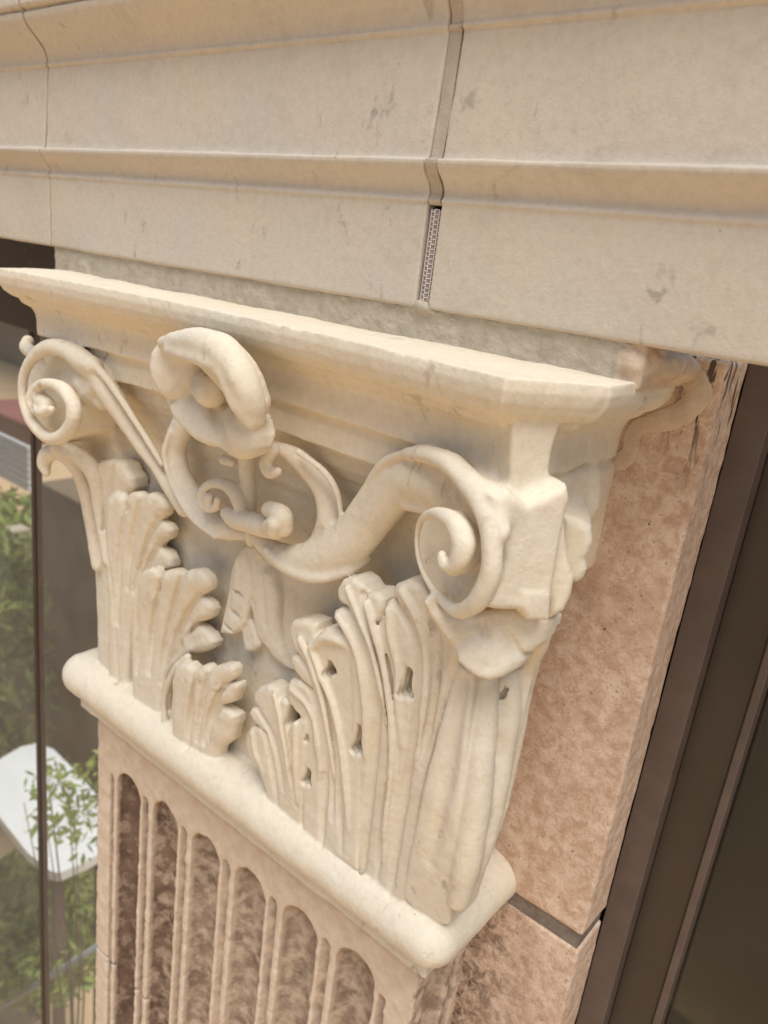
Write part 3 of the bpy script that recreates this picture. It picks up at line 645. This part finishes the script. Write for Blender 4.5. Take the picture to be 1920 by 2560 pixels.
# --- right corner leaf
sK = vol.sheet(p_cr, '4', [(1085, 470, -46), (1040, 640, -45), (985, 820, -45), (930, 1050, -43), (890, 1250, -36), (838, 1550, -23), (900, 1620, -21), (980, 1680, -21), (1050, 1690, -21), (1078, 1500, -27), (1092, 1300, -37), (1112, 1100, -40), (1135, 850, -42), (1160, 620, -42), (1170, 520, -42)], .004, None, .0012)
G_(sK, '4', [(1120, 560, 18), (1080, 800, 24), (1045, 1000, 26), (1010, 1200, 26), (970, 1400, 20)], .0022, .006)
leaf(p_cr, '4', [
    [(1225, 540, -24, 62), (1205, 800, -26, 74), (1185, 1000, -26, 78), (1162, 1200, -25, 76), (1132, 1400, -24, 68), (1098, 1560, -20, 52)]], .0012, 1.0)
leaf(p_cr, '4', [
    [(1325, 540, -4, 66), (1318, 700, -4, 68), (1295, 850, -4, 68), (1265, 1050, -5, 64), (1222, 1250, -6, 60), (1165, 1420, -10, 52)],
    [(1480, 350, 14, 44), (1425, 480, 16, 48), (1385, 640, 20, 46), (1345, 850, 20, 46), (1300, 1050, 20, 46), (1245, 1230, 16, 46), (1190, 1380, 10, 40)],
    [(1385, 500, 30, 70), (1340, 700, 40, 60), (1300, 900, 44, 56), (1255, 1100, 40, 50)]], .006, 1.0)
S(p_cr, '4', [(1500, 300, -14, 34), (1475, 380, -6, 44), (1425, 480, 4, 44), (1390, 580, 10, 40)], .006)
S(p_cr, '4', [(1420, 560, 4, 12), (1390, 720, 4, 12), (1352, 900, 4, 10), (1300, 1150, 2, 9)], .004)
vol.box(p_cr, (-.262, -.012, -.500), (-.236, .075, -.250), .006, .010)
# drooping tip of that leaf
sT = vol.sheet(p_cr, '4', [(927, 192, -74), (950, 165, -74), (975, 162, -74), (1005, 205, -73), (1070, 240, -72), (1140, 250, -70), (1200, 240, -66), (1270, 225, -60), (1350, 225, -52), (1420, 240, -44), (1480, 255, -34), (1520, 285, -28), (1470, 390, -32), (1430, 425, -37), (1405, 432, -40), (1385, 425, -42),
    (1378, 470, -44), (1345, 510, -48), (1290, 545, -54), (1235, 560, -60), (1180, 545, -65), (1130, 508, -69), (1090, 468, -72), (1084, 430, -73), (1102, 402, -72), (1125, 372, -71), (1095, 386, -72), (1058, 392, -73), (1010, 335, -74), (960, 262, -74)], .0055, .016, .002, .006, .02)
G_(sT, '4', [(1100, 400, 12), (1120, 385, 12), (1150, 360, 8)], .0030, .003)
G_(sT, '4', [(1215, 290, 10), (1240, 380, 14), (1245, 480, 10)], .0016, .005)
G_(sT, '4', [(1380, 425, 10), (1360, 380, 12), (1330, 320, 8)], .0020, .004)
S(p_cr, '4', [(1090, 330, -58, 60), (1200, 400, -54, 80), (1300, 370, -40, 80), (1400, 330, -24, 60)], .004)
eye('4', [(1308, 580), (1318, 590), (1285, 685)], -44, 0, 9)

vol.roughen([(.022, .00040), (.009, .00014), (.004, .00006)])
objs = vol.emit(capital, M['capital'], 0)
PL = {p_volL: 'scroll at the far left corner with its long stem', p_volR: 'large scroll at the near right corner with its S band',
      p_volS: 'scroll turned to the right return', p_C: 'small front leaf on the left', p_D: 'small leaf beside the gap in the middle'}
for pid, o in objs:
    if pid in PL: o['label'] = PL[pid]
del vol

# ================================================================ FLUTED SHAFT
shaft = thing('pilaster_shaft', 'fluted brownish stone pilaster shaft with sooty flutes below the white roll moulding', 'pilaster shaft', (-.49, .08, -1.2))
sv = Vol((-.760, -.010, -1.30), (-.235, .100, -.535), .0018)
p_sh = sv.pid('shaft_face')
sv.box(p_sh, (-.7368, .0, -1.4), (-.2463, .12, -.5495), .0015, 0)
FL = [(-.6945 + .0718 * i, -.6470 + .0718 * i) for i in range(6)]
def gcut(x0, x1, ztop, depth, arch=True, zb=-1.4):
    sl, X, Y, Z = sv.win((x0, -.01, zb), (x1, depth + .002, ztop))
    c, hw = (x0 + x1) / 2, (x1 - x0) / 2; zc_ = ztop - hw
    e = np.sqrt((X - c) ** 2 + np.maximum(Z - zc_, 0) ** 2) / hw if arch else np.maximum(np.abs(X - c) / hw, 0 * Z) + 0 * Z
    k = hw / depth; d = (np.sqrt(e ** 2 + (np.maximum(Y, -.004) * k / hw) ** 2) - 1) * min(hw, depth)
    if not arch: d = np.maximum(d, Z - ztop)
    sv.cut(sl, d.astype(np.float32), .0012)
for i, (a, b) in enumerate(FL):
    gcut(a, b, -.6085 + .0028 * i, .019)
    gcut(b + .0045, b + .0165 - (.003 if i == 5 else 0), -.618 + .0028 * i - (.012 if i == 5 else 0), .007, True)
gcut(-.7095, -.7010, -.625, .006)
# joint line across the shaft
sv.box(0, (-.8, -.02, -.920), (-.2, .0045, -.9165), .0005, .002, cut=True)
# flutes of the right return
sl, X, Y, Z = sv.win((-.262, .018, -1.4), (-.235, .052, -.57))
hw = .017; e = np.sqrt((Y - .035) ** 2 + np.maximum(Z + .59, 0) ** 2) / hw
sv.cut(sl, ((np.sqrt(e ** 2 + ((-.2463 - np.minimum(X, -.243)) / .010) ** 2) - 1) * .010).astype(np.float32), .0012)
sl, X, Y, Z = sv.win((-.262, .060, -1.4), (-.235, .070, -.57))
e = np.sqrt((Y - .0655) ** 2 + np.maximum(Z + .60, 0) ** 2) / .005
sv.cut(sl, ((np.sqrt(e ** 2 + ((-.2463 - np.minimum(X, -.243)) / .005) ** 2) - 1) * .005).astype(np.float32), .001)
sv.roughen([(.012, .00035), (.0045, .00028)])
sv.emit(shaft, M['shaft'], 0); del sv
b = MB(); b.box(-.7345, -.2485, .0028, .09, -.5493, -.5462)
b.box(-.500, -.421, -.0012, .02, -.5560, -.5465, .0005); b.box(-.262, -.2455, -.0012, .02, -.558, -.5465, .0005)
b.build('bed_joint', M['joint'], shaft)

# ================================================================ PIER (pink stone) to the right
pier = thing('stone_pier', 'mottled pinkish brown stone pier block work right of the capital', 'pier', (-.2, .1, -1.2))
def stone_box(name, x0, x1, y0, y1, z0, z1, mat, parent, h=.006, amp=.0005, bev=.0018):
    v = Vol((x0 - .004, y0 - .004, z0 - .004), (x1 + .004, y1 + .004, z1 + .004), h if h < .005 else .003)
    p = v.pid(name); v.box(p, (x0, y0, z0), (x1, y1, z1), bev, 0); v.roughen([(.05, amp * .3), (.008, amp * .5)])
    return v.emit(parent, mat, 0)[0][1]
stone_box('stone_block', -.300, -.1465, .0805, .128, -.5075, -.0345, M['pier'], pier, .002)
stone_box('stone_block', -.300, -.1465, .0805, .128, -1.30, -.5225, M['pier'], pier, .002)
b = MB(); b.box(-.298, -.1490, .0825, .126, -.5225, -.5073); b.build('mortar_joint', M['joint'], pier)
b = MB(); b.box(-.298, -.150, .129, .30, -1.3, -.0305); b.build('backing', M['void'], pier)

# ================================================================ ARCHITRAVE
arch = thing('architrave', 'pale cream moulded stone architrave running above the capital', 'architrave', (-.49, .1, .0))
PR = [(.16, -.0285), (.0022, -.0285), (.0004, -.0275), (0, -.0255), (0, .036), (.0002, .0395), (-.0012, .0408), (-.0016, .0425), (.0002, .0445), (.0010, .047), (-.0005, .0505), (-.0030, .054), (-.0065, .0572),
      (-.0095, .060), (-.0112, .0622), (-.0120, .0640), (-.0120, .0658), (-.0112, .0668), (-.0060, .0672), (-.0052, .068), (-.0045, .072), (-.0030, .10), (-.0010, .140), (-.0010, .1425), (-.0030, .1435), (-.0034, .1455),
      (-.0022, .147), (-.0030, .152), (-.0060, .158), (-.0110, .1635), (-.0170, .1690), (-.0225, .1745), (-.0255, .1790), (-.0265, .1830), (-.0262, .1845), (-.0235, .1855), (-.0230, .1865), (-.0290, .1880), (-.0300, .1900), (-.0300, .215),
      (-.034, .219), (-.034, .245), (.16, .245)]
def arch_block(x0, x1):
    v = Vol((x0 - .003, -.040, -.036), (x1 + .003, .024, .250), .0015)
    p = v.pid('stone_block'); P = np.array(PR)
    sl = (slice(None),) * 3; Y, Z = v.ax[1][:, None], v.ax[2][None, :]
    d = poly2d(Y + 0 * Z, Z + 0 * Y, P)[None]; dx = np.maximum(x0 - v.ax[0], v.ax[0] - x1)[:, None, None]
    rn = .001; a = d + rn; bb = dx + rn
    dd = np.sqrt(np.maximum(a, 0) ** 2 + np.maximum(bb, 0) ** 2) + np.minimum(np.maximum(a, bb), 0) - rn
    v.G = dd.astype(np.float32); v.roughen([(.04, .00030), (.012, .00008), (.005, .00004)])
    return v.emit(arch, M['fascia'], 0)
arch_block(-1.30, -.8380); arch_block(-.8355, -.3410); arch_block(-.3305, .12)
def inset(x0, x1, z0, z1, off, mat, name):            # joint filling that follows the profile, set back by off
    zs = [(y, z) for y, z in PR if z0 - 1e-6 <= z <= z1 + 1e-6 and y < .1]
    V = []; F = []
    for y, z in zs:
        w = .0006 * math.sin(z * 220) + .0004 * math.sin(z * 510 + 1)
        V += [(x0 + w, y + off, z), (x1 + w, y + off, z), (x1 + w, .03, z), (x0 + w, .03, z)]
    for i in range(len(zs) - 1):
        for k in range(4): F.append([4 * i + k, 4 * i + (k + 1) % 4, 4 * i + 4 + (k + 1) % 4, 4 * i + 4 + k])
    F += [[3, 2, 1, 0], [4 * len(zs) - 4 + k for k in range(4)]]
    return mesh_obj(name, V, F, mat, arch)
inset(-.3400, -.3308, .0395, .24, .0009, M['filler'], 'joint_filler')
inset(-.8376, -.8360, .0340, .24, .0006, M['filler'], 'joint_filler')
b = MB(); b.box(-.3420, -.3295, .010, .03, -.028, .24); b.build('joint_recess', M['void'], arch)
b = MB(); b.box(-.8382, -.8353, .006, .03, -.028, .0336); b.build('joint_recess', M['void'], arch)
# netting tube standing in the open joint
b = MB(); x0, y0, rr = -.3352, .0052, .0044
zz = np.linspace(-.0262, .0368, 22)
b.tube([(x0, y0, z) for z in zz], [rr * (1 + .03 * math.sin(z * 900)) for z in zz], 14)
M['tube'] = simple('backer_tube', (.24, .185, .16), (.32, .25, .21), 90, .7, .3, .2, .0004, 600)
tube = b.build('mesh_tube', M['tube'], arch, True)
b = MB()
for i in range(9):
    a = 2 * math.pi * i / 9
    b.tube([(x0 + (rr + .0002) * math.cos(a), y0 + (rr + .0002) * math.sin(a), z) for z in zz], .00038, 5)
for j in range(20):
    z = -.0256 + j * .0032
    for i in range(0, 9):
        a0, a1 = 2 * math.pi * i / 9, 2 * math.pi * (i + 1) / 9; zo = z + (.0016 if i % 2 else 0)
        b.tube([(x0 + (rr + .0002) * math.cos(a0 + (a1 - a0) * t), y0 + (rr + .0002) * math.sin(a0 + (a1 - a0) * t), zo) for t in (0, .5, 1)], .00034, 4)
b.build('netting', M['mesh'], tube, True)

# mortar bed between capital and architrave
bed = thing('mortar_bed', 'grey mortar bed squeezed between capital and architrave, ochre where it meets the pier', 'mortar', (-.49, .08, -.05))
mv = Vol((-.86, -.012, -.060), (-.135, .095, -.020), .0013)
pm = mv.pid('grey_mortar'); po = mv.pid('ochre_mortar')
mv.box(pm, (-.836, .0035, -.056), (-.186, .1, -.0262), .002, 0)
mv.box(po, (-.190, .0045, -.056), (-.172, .1, -.0262), .003, .003)
mv.wstroke(po, [(-.181, .010, -.040, .009), (-.174, .03, -.040, .010), (-.172, .055, -.040, .010), (-.170, .08, -.044, .008)], .005)
for i in range(420):                                     # crumbs squeezed out along the upper edge
    x = random.uniform(-.44, -.178) if i % 3 else random.uniform(-.345, -.325)
    mv.wstroke(pm, [(x, .0035 + random.uniform(-.0008, .001), -.0282 - random.random() ** 2 * .0045, random.uniform(.0005, .0013)), (x + .0006, .004, -.0285, .0008)], .0006)
mv.wstroke(pm, [(-.340, .003, -.0265, .003), (-.336, .002, -.0262, .0036), (-.331, .003, -.0270, .003)], .002)
mv.roughen([(.02, .0004), (.006, .0004), (.003, .00025)])
mv.emit(bed, [M['mortar'], M['ochre']], 0); del mv
# ochre mortar smeared on the pier round the end of the capital
ov = Vol((-.26, .060, -.140), (-.140, .092, -.030), .0013)
pq = ov.pid('ochre_mortar')
outl = [(-.176, -.046), (-.164, -.050), (-.160, -.060), (-.168, -.072), (-.180, -.080), (-.192, -.086), (-.197, -.094), (-.197, -.108), (-.206, -.116), (-.216, -.118), (-.226, -.128)]
P = [(x, .0800, z, .0085 if i < 5 else .0065) for i, (x, z) in enumerate(outl)]
ov.wstroke(pq, P, 0, 4.5); ov.roughen([(.012, .0003), (.004, .0002)]); ov.emit(bed, M['ochre'], 0); del ov

# ================================================================ WINDOWS
def glass_mat(name, tint, refl, dust_haze=.20):
    m = bpy.data.materials.new(name); m.use_nodes = True; t = m.node_tree; t.nodes.clear()
    o = N(t, 'ShaderNodeOutputMaterial'); g = N(t, 'ShaderNodeBsdfGlossy'); tr = N(t, 'ShaderNodeBsdfTransparent'); mx = N(t, 'ShaderNodeMixShader')
    tr.inputs[0].default_value = (*tint, 1); g.inputs['Roughness'].default_value = .012; g.inputs['Color'].default_value = (.93, .93, .88, 1)
    lw = N(t, 'ShaderNodeLayerWeight'); lw.inputs[0].default_value = refl
    t.links.new(lw.outputs['Fresnel'], mx.inputs[0]); t.links.new(tr.outputs[0], mx.inputs[1]); t.links.new(g.outputs[0], mx.inputs[2])
    du = N(t, 'ShaderNodeBsdfDiffuse'); du.inputs[0].default_value = (.62, .54, .42, 1); m2 = N(t, 'ShaderNodeMixShader'); geo = N(t, 'ShaderNodeNewGeometry')
    t.links.new(ramp(t, noise(t, geo.outputs['Position'], 6, 5, .6), [(.3, dust_haze * .7), (.7, dust_haze * 1.3)]), m2.inputs[0])  # washed-out look of the reflection put in as a pale diffuse layer
    t.links.new(mx.outputs[0], m2.inputs[1]); t.links.new(du.outputs[0], m2.inputs[2]); t.links.new(m2.outputs[0], o.inputs[0])
    return m
M['glass'] = glass_mat('reflective_glass', (.55, .52, .45), .965)
M['glass_dark'] = glass_mat('dark_glass', (.35, .33, .28), .30, .025)
wl = thing('shop_window', 'reflective window with dark bronze head and slim mullion left of the pilaster', 'window', (-1.2, .2, -2.2))
b = MB(); b.box(-2.6, -.74, .118, .26, -.158, -.0300, .002); b.build('window_head', M['frame_dark'], wl)
b = MB(); b.box(-1.163, -1.152, .139, .158, -2.25, -.158, .001); b.build('mullion', M['frame_dark'], wl)
b = MB(); b.box(-1.152, -1.136, .1415, .158, -2.25, -.158, .0008); b.build('mullion_cover', M['frame'], wl)
b = MB(); b.box(-.790, -.742, .112, .18, -2.25, -.158, .001); b.build('jamb', M['frame_dark'], wl)
b = MB(); b.box(-2.6, -1.163, .143, .148, -2.25, -.158); b.build('pane', M['glass'], wl)
b = MB(); b.box(-1.136, -.790, .143, .148, -2.25, -.158); b.build('pane', M['glass'], wl)
wr = thing('bronze_window', 'dark brown metal framed window at the right edge beyond the pink pier', 'window', (0.1, .2, -2.2))
b = MB(); b.box(-.1462, -.1235, .127, .20, -2.25, -.0300, .0008); b.build('jamb', M['frame'], wr)
b = MB(); b.box(-.1233, -.0885, .146, .20, -2.25, -.0300, .0008); b.build('panel', M['frame_dark'], wr)
b = MB(); b.box(-.0883, -.0815, .1425, .20, -2.25, -.0300, .0012); b.build('bead', M['frame'], wr)
b = MB(); b.box(-.0813, .9, .160, .164, -2.25, -.0300); b.build('pane', M['glass_dark'], wr)
m = M['frame_dark']; t = m.node_tree; b_ = t.nodes['Principled BSDF']; old = b_.inputs['Base Color'].links[0].from_socket; g_ = N(t, 'ShaderNodeNewGeometry')
t.links.new(mix(t, ramp(t, noise(t, g_.outputs['Position'], 130, 3, .6), [(.71, 0.0), (.74, .6)]), old, (.34, .28, .21)), b_.inputs['Base Color'])
# dark room behind
rm = MB(); rm.box(-3.0, 1.2, .30, 2.2, -2.4, -.02); ro = rm.build('room', M['interior']); ro['kind'] = 'structure'

# ================================================================ STREET SIDE (seen mirrored in the left pane)
GM = simple('paving', (.72, .49, .27), (.78, .56, .33), 1.5, .9, .2, .3, .004, 30)
b = MB(); b.add([(-60, .6, -3.3), (60, .6, -3.3), (60, -60, -3.3), (-60, -60, -3.3)], [(0, 1, 2, 3)]); g = b.build('ground', GM); g['kind'] = 'structure'
YG = .143
def mir(px, py, yv):                                     # point that shows at display pixel (px, py) in the pane, yv behind the glass plane
    p, _ = at(px * 1.1573, py * 1.1573, yv); return np.array([p[0], 2 * YG - p[1], p[2]])
leafm = simple('green_leaf', (.16, .24, .04), (.34, .40, .09), 20, .5, .4, 0)
leafm.node_tree.nodes['Principled BSDF'].inputs['Transmission Weight'].default_value = 0
def shrub(name, label, c, rad, n, seed, size=.05, sw=1.0):
    rg = random.Random(seed); t = thing(name, label, 'hedge' if 'hedge' in name else 'shrub', (c[0], c[1], -3.3), None if 'hedge' in name else 'garden planting mirrored in the left window'); f = MB(); st = MB()
    for i in range(n):
        u = np.array([rg.gauss(0, 1) for _ in range(3)]); u /= np.linalg.norm(u); u *= rg.random() ** .45
        if math.sin(u[0] * 5 + seed) * math.sin(u[2] * 6) > .55: continue
        q = np.array(c) + u * np.array(rad); a = np.array([rg.gauss(0, 1) for _ in range(3)]); a /= np.linalg.norm(a)
        b_ = np.cross(a, [rg.gauss(0, 1) for _ in range(3)]); b_ /= np.linalg.norm(b_); s_ = size * rg.uniform(.5, 1.3)
        f.add([q - a * s_, q + b_ * s_ * .35, q + a * s_, q - b_ * s_ * .35], [(0, 1, 2, 3)])
    for i in range(7):
        e = np.array(c) + np.array([rg.uniform(-.7, .7) * rad[0], rg.uniform(-.7, .7) * rad[1], rg.uniform(-.2, .8) * rad[2]])
        st.tube([(c[0] + rg.uniform(-.05, .05), c[1], -3.3), (e + np.array([c[0], c[1], -3.3])) / 2 + [.05, 0, .1], e], [.02 * sw, .014 * sw, .005 * sw], 6)
    f.build('foliage', leafm, t); st.build('stem', M['frame'], t)
A = mir(20, 1440, 1.35); shrub('garden_shrub', 'tall green shrub mirrored at the left edge of the window', A, (.30, .35, .80), 4200, 3)
A = mir(30, 1330, 2.6); shrub('garden_hedge', 'broad sunlit hedge mirrored behind the other planting in the window', A, (1.3, .5, 1.2), 9000, 21, .07)
A = mir(160, 1640, 1.7); shrub('garden_shrub', 'low green shrub mirrored just above the white table top', A, (.62, .5, .30), 5200, 5)
A = mir(20, 2110, 1.0); shrub('garden_shrub', 'leafy shrub mirrored at the bottom left corner of the window', A, (.22, .25, .25), 2200, 9, .03)
A = mir(165, 1740, .62); shrub('garden_shrub', 'added leafy spray standing in for leaf shadow, mirrored across the right of the white table top', A, (.20, .16, .17), 420, 14, .020, .25)  # spray added over the table in place of dappled leaf shadow
A = mir(70, 1990, .80); shrub('garden_shrub', 'broad low planting mirrored under the white table', A, (.42, .30, .20), 5200, 31, .034, .4)
white = simple('white_laminate', (.90, .90, .88), (.86, .87, .85), 6, .35, .5, .1, .001, 60)
tb = thing('garden_table', 'white topped outdoor table mirrored low in the left window', 'table', tuple(mir(110, 1760, 1.3) * [1, 1, 0] + [0, 0, -3.3]))
zt = -2.25
def mirz(px, py, z):
    d = ray(px * 1.1573, py * 1.1573); p = CAM + d * (z - CAM[2]) / d[2]; return np.array([p[0], 2 * YG - p[1], p[2]])
C4 = [mirz(px, py, zt) for px, py in ((-60, 1690), (5, 1636), (45, 1613), (80, 1605), (115, 1618), (160, 1662), (225, 1735), (240, 1830), (185, 1862), (128, 1886), (110, 1882), (60, 1842))]
V = [c + [0, 0, o] for o in (0, -.04) for c in C4]; n = len(C4)
b = MB(); b.add(V, [list(range(n)), list(range(2 * n - 1, n - 1, -1))] + [[i, (i + 1) % n, n + (i + 1) % n, n + i] for i in range(n)]); b.build('table_top', white, tb)
for c in (C4[0], C4[3], C4[7], C4[9]):
    cc = c * .85 + sum(C4) / n * .15; b = MB(); b.tube([(cc[0], cc[1], -3.3), (cc[0], cc[1], zt - .04)], .025, 10); b.build('leg', M['frame'], tb, True)
# grey rail
pipe = simple('galvanised_steel', (.30, .34, .35), (.38, .42, .43), 30, .35, .6, .1, .0005, 300)
A, B_ = mir(-10, 2185, .55), mir(230, 2032, .72)
b = MB(); b.tube([A, B_], .011, 14); r_ = b.build('metal_rail', pipe, None, True); tag(r_, 'grey galvanised rail slanting across the bottom left of the window', 'rail')
for t_ in (.2, .8):
    pass
# timber post, slatted screen, dark hoarding, reddish box
wood = simple('pale_timber', (.55, .47, .33), (.64, .56, .42), 14, .7, .3, .2, .001, 80)
A = mir(38, 1180, 1.5); b = MB(); b.box(A[0] - .05, A[0] + .05, A[1] - .05, A[1] + .05, -3.3, mir(38, 1140, 1.5)[2], .008)
tag(b.build('timber_post', wood), 'pale timber post mirrored between the shrub and the mullion', 'post')
sc = thing('slatted_screen', 'white slatted screen mirrored in the window beside the corner leaf', 'screen', tuple(mir(40, 1000, 2.0) * [1, 1, 0] + [0, 0, -3.3]))
P0, P1 = mir(-40, 1000, 2.0), mir(66, 1000, 2.0)
for i in range(7):
    z = mir(40, 958 + i * 14, 2.0)[2]; b = MB(); b.box(min(P0[0], P1[0]), max(P0[0], P1[0]), P0[1] - .02, P0[1] + .02, z - .018, z + .018, .003); b.build('slat', white, sc)
for x in (min(P0[0], P1[0]) + .02, max(P0[0], P1[0]) - .02):
    b = MB(); b.box(x - .03, x + .03, P0[1] - .055, P0[1] - .021, -3.3, mir(40, 940, 2.0)[2], .004); b.build('post', white, sc)
hoard = simple('brown_render', (.20, .145, .095), (.26, .19, .13), 2, .85, .2, .2, .002, 60)
P0, P1 = mir(83, 1060, 1.5), mir(330, 1060, 1.5)
b = MB(); b.box(min(P0[0], P1[0]), max(P0[0], P1[0]), P0[1] - .2, P0[1], -3.3, mir(150, 1075, 1.5)[2], .01)
tag(b.build('garden_wall', hoard), 'brown rendered wall mirrored in the pane beside the mullion', 'wall')
red = simple('red_paint', (.30, .09, .07), (.36, .12, .09), 4, .5, .4, 0)
P0, P1 = mir(-60, 900, 1.6), mir(62, 930, 1.6)
b = MB(); b.box(min(P0[0], P1[0]), max(P0[0], P1[0]), P0[1] - .3, P0[1], mir(0, 935, 1.6)[2], mir(0, 893, 1.6)[2], .01)
bx = b.build('red_signboard', red); tag(bx, 'dull red board mirrored high at the left edge of the window', 'board')
# buildings across the street close the mirror image
bm_ = simple('far_render', (.24, .20, .16), (.30, .26, .21), .6, .9, .2, 0)
bt = thing('street_building', 'brown building across the street, mirrored at the top of the window', 'building', (-9, -9, -3.3))
b = MB(); b.box(-34, -3.5, -9.6, -8, -3.3, 1.2, .02); b.build('wall', bm_, bt)
for i in range(15):
    b = MB(); b.box(-33.2 + i * 1.9, -32.2 + i * 1.9, -8.0, -7.97, -1.0, .8, .0); b.build('window', M['frame_dark'], bt)
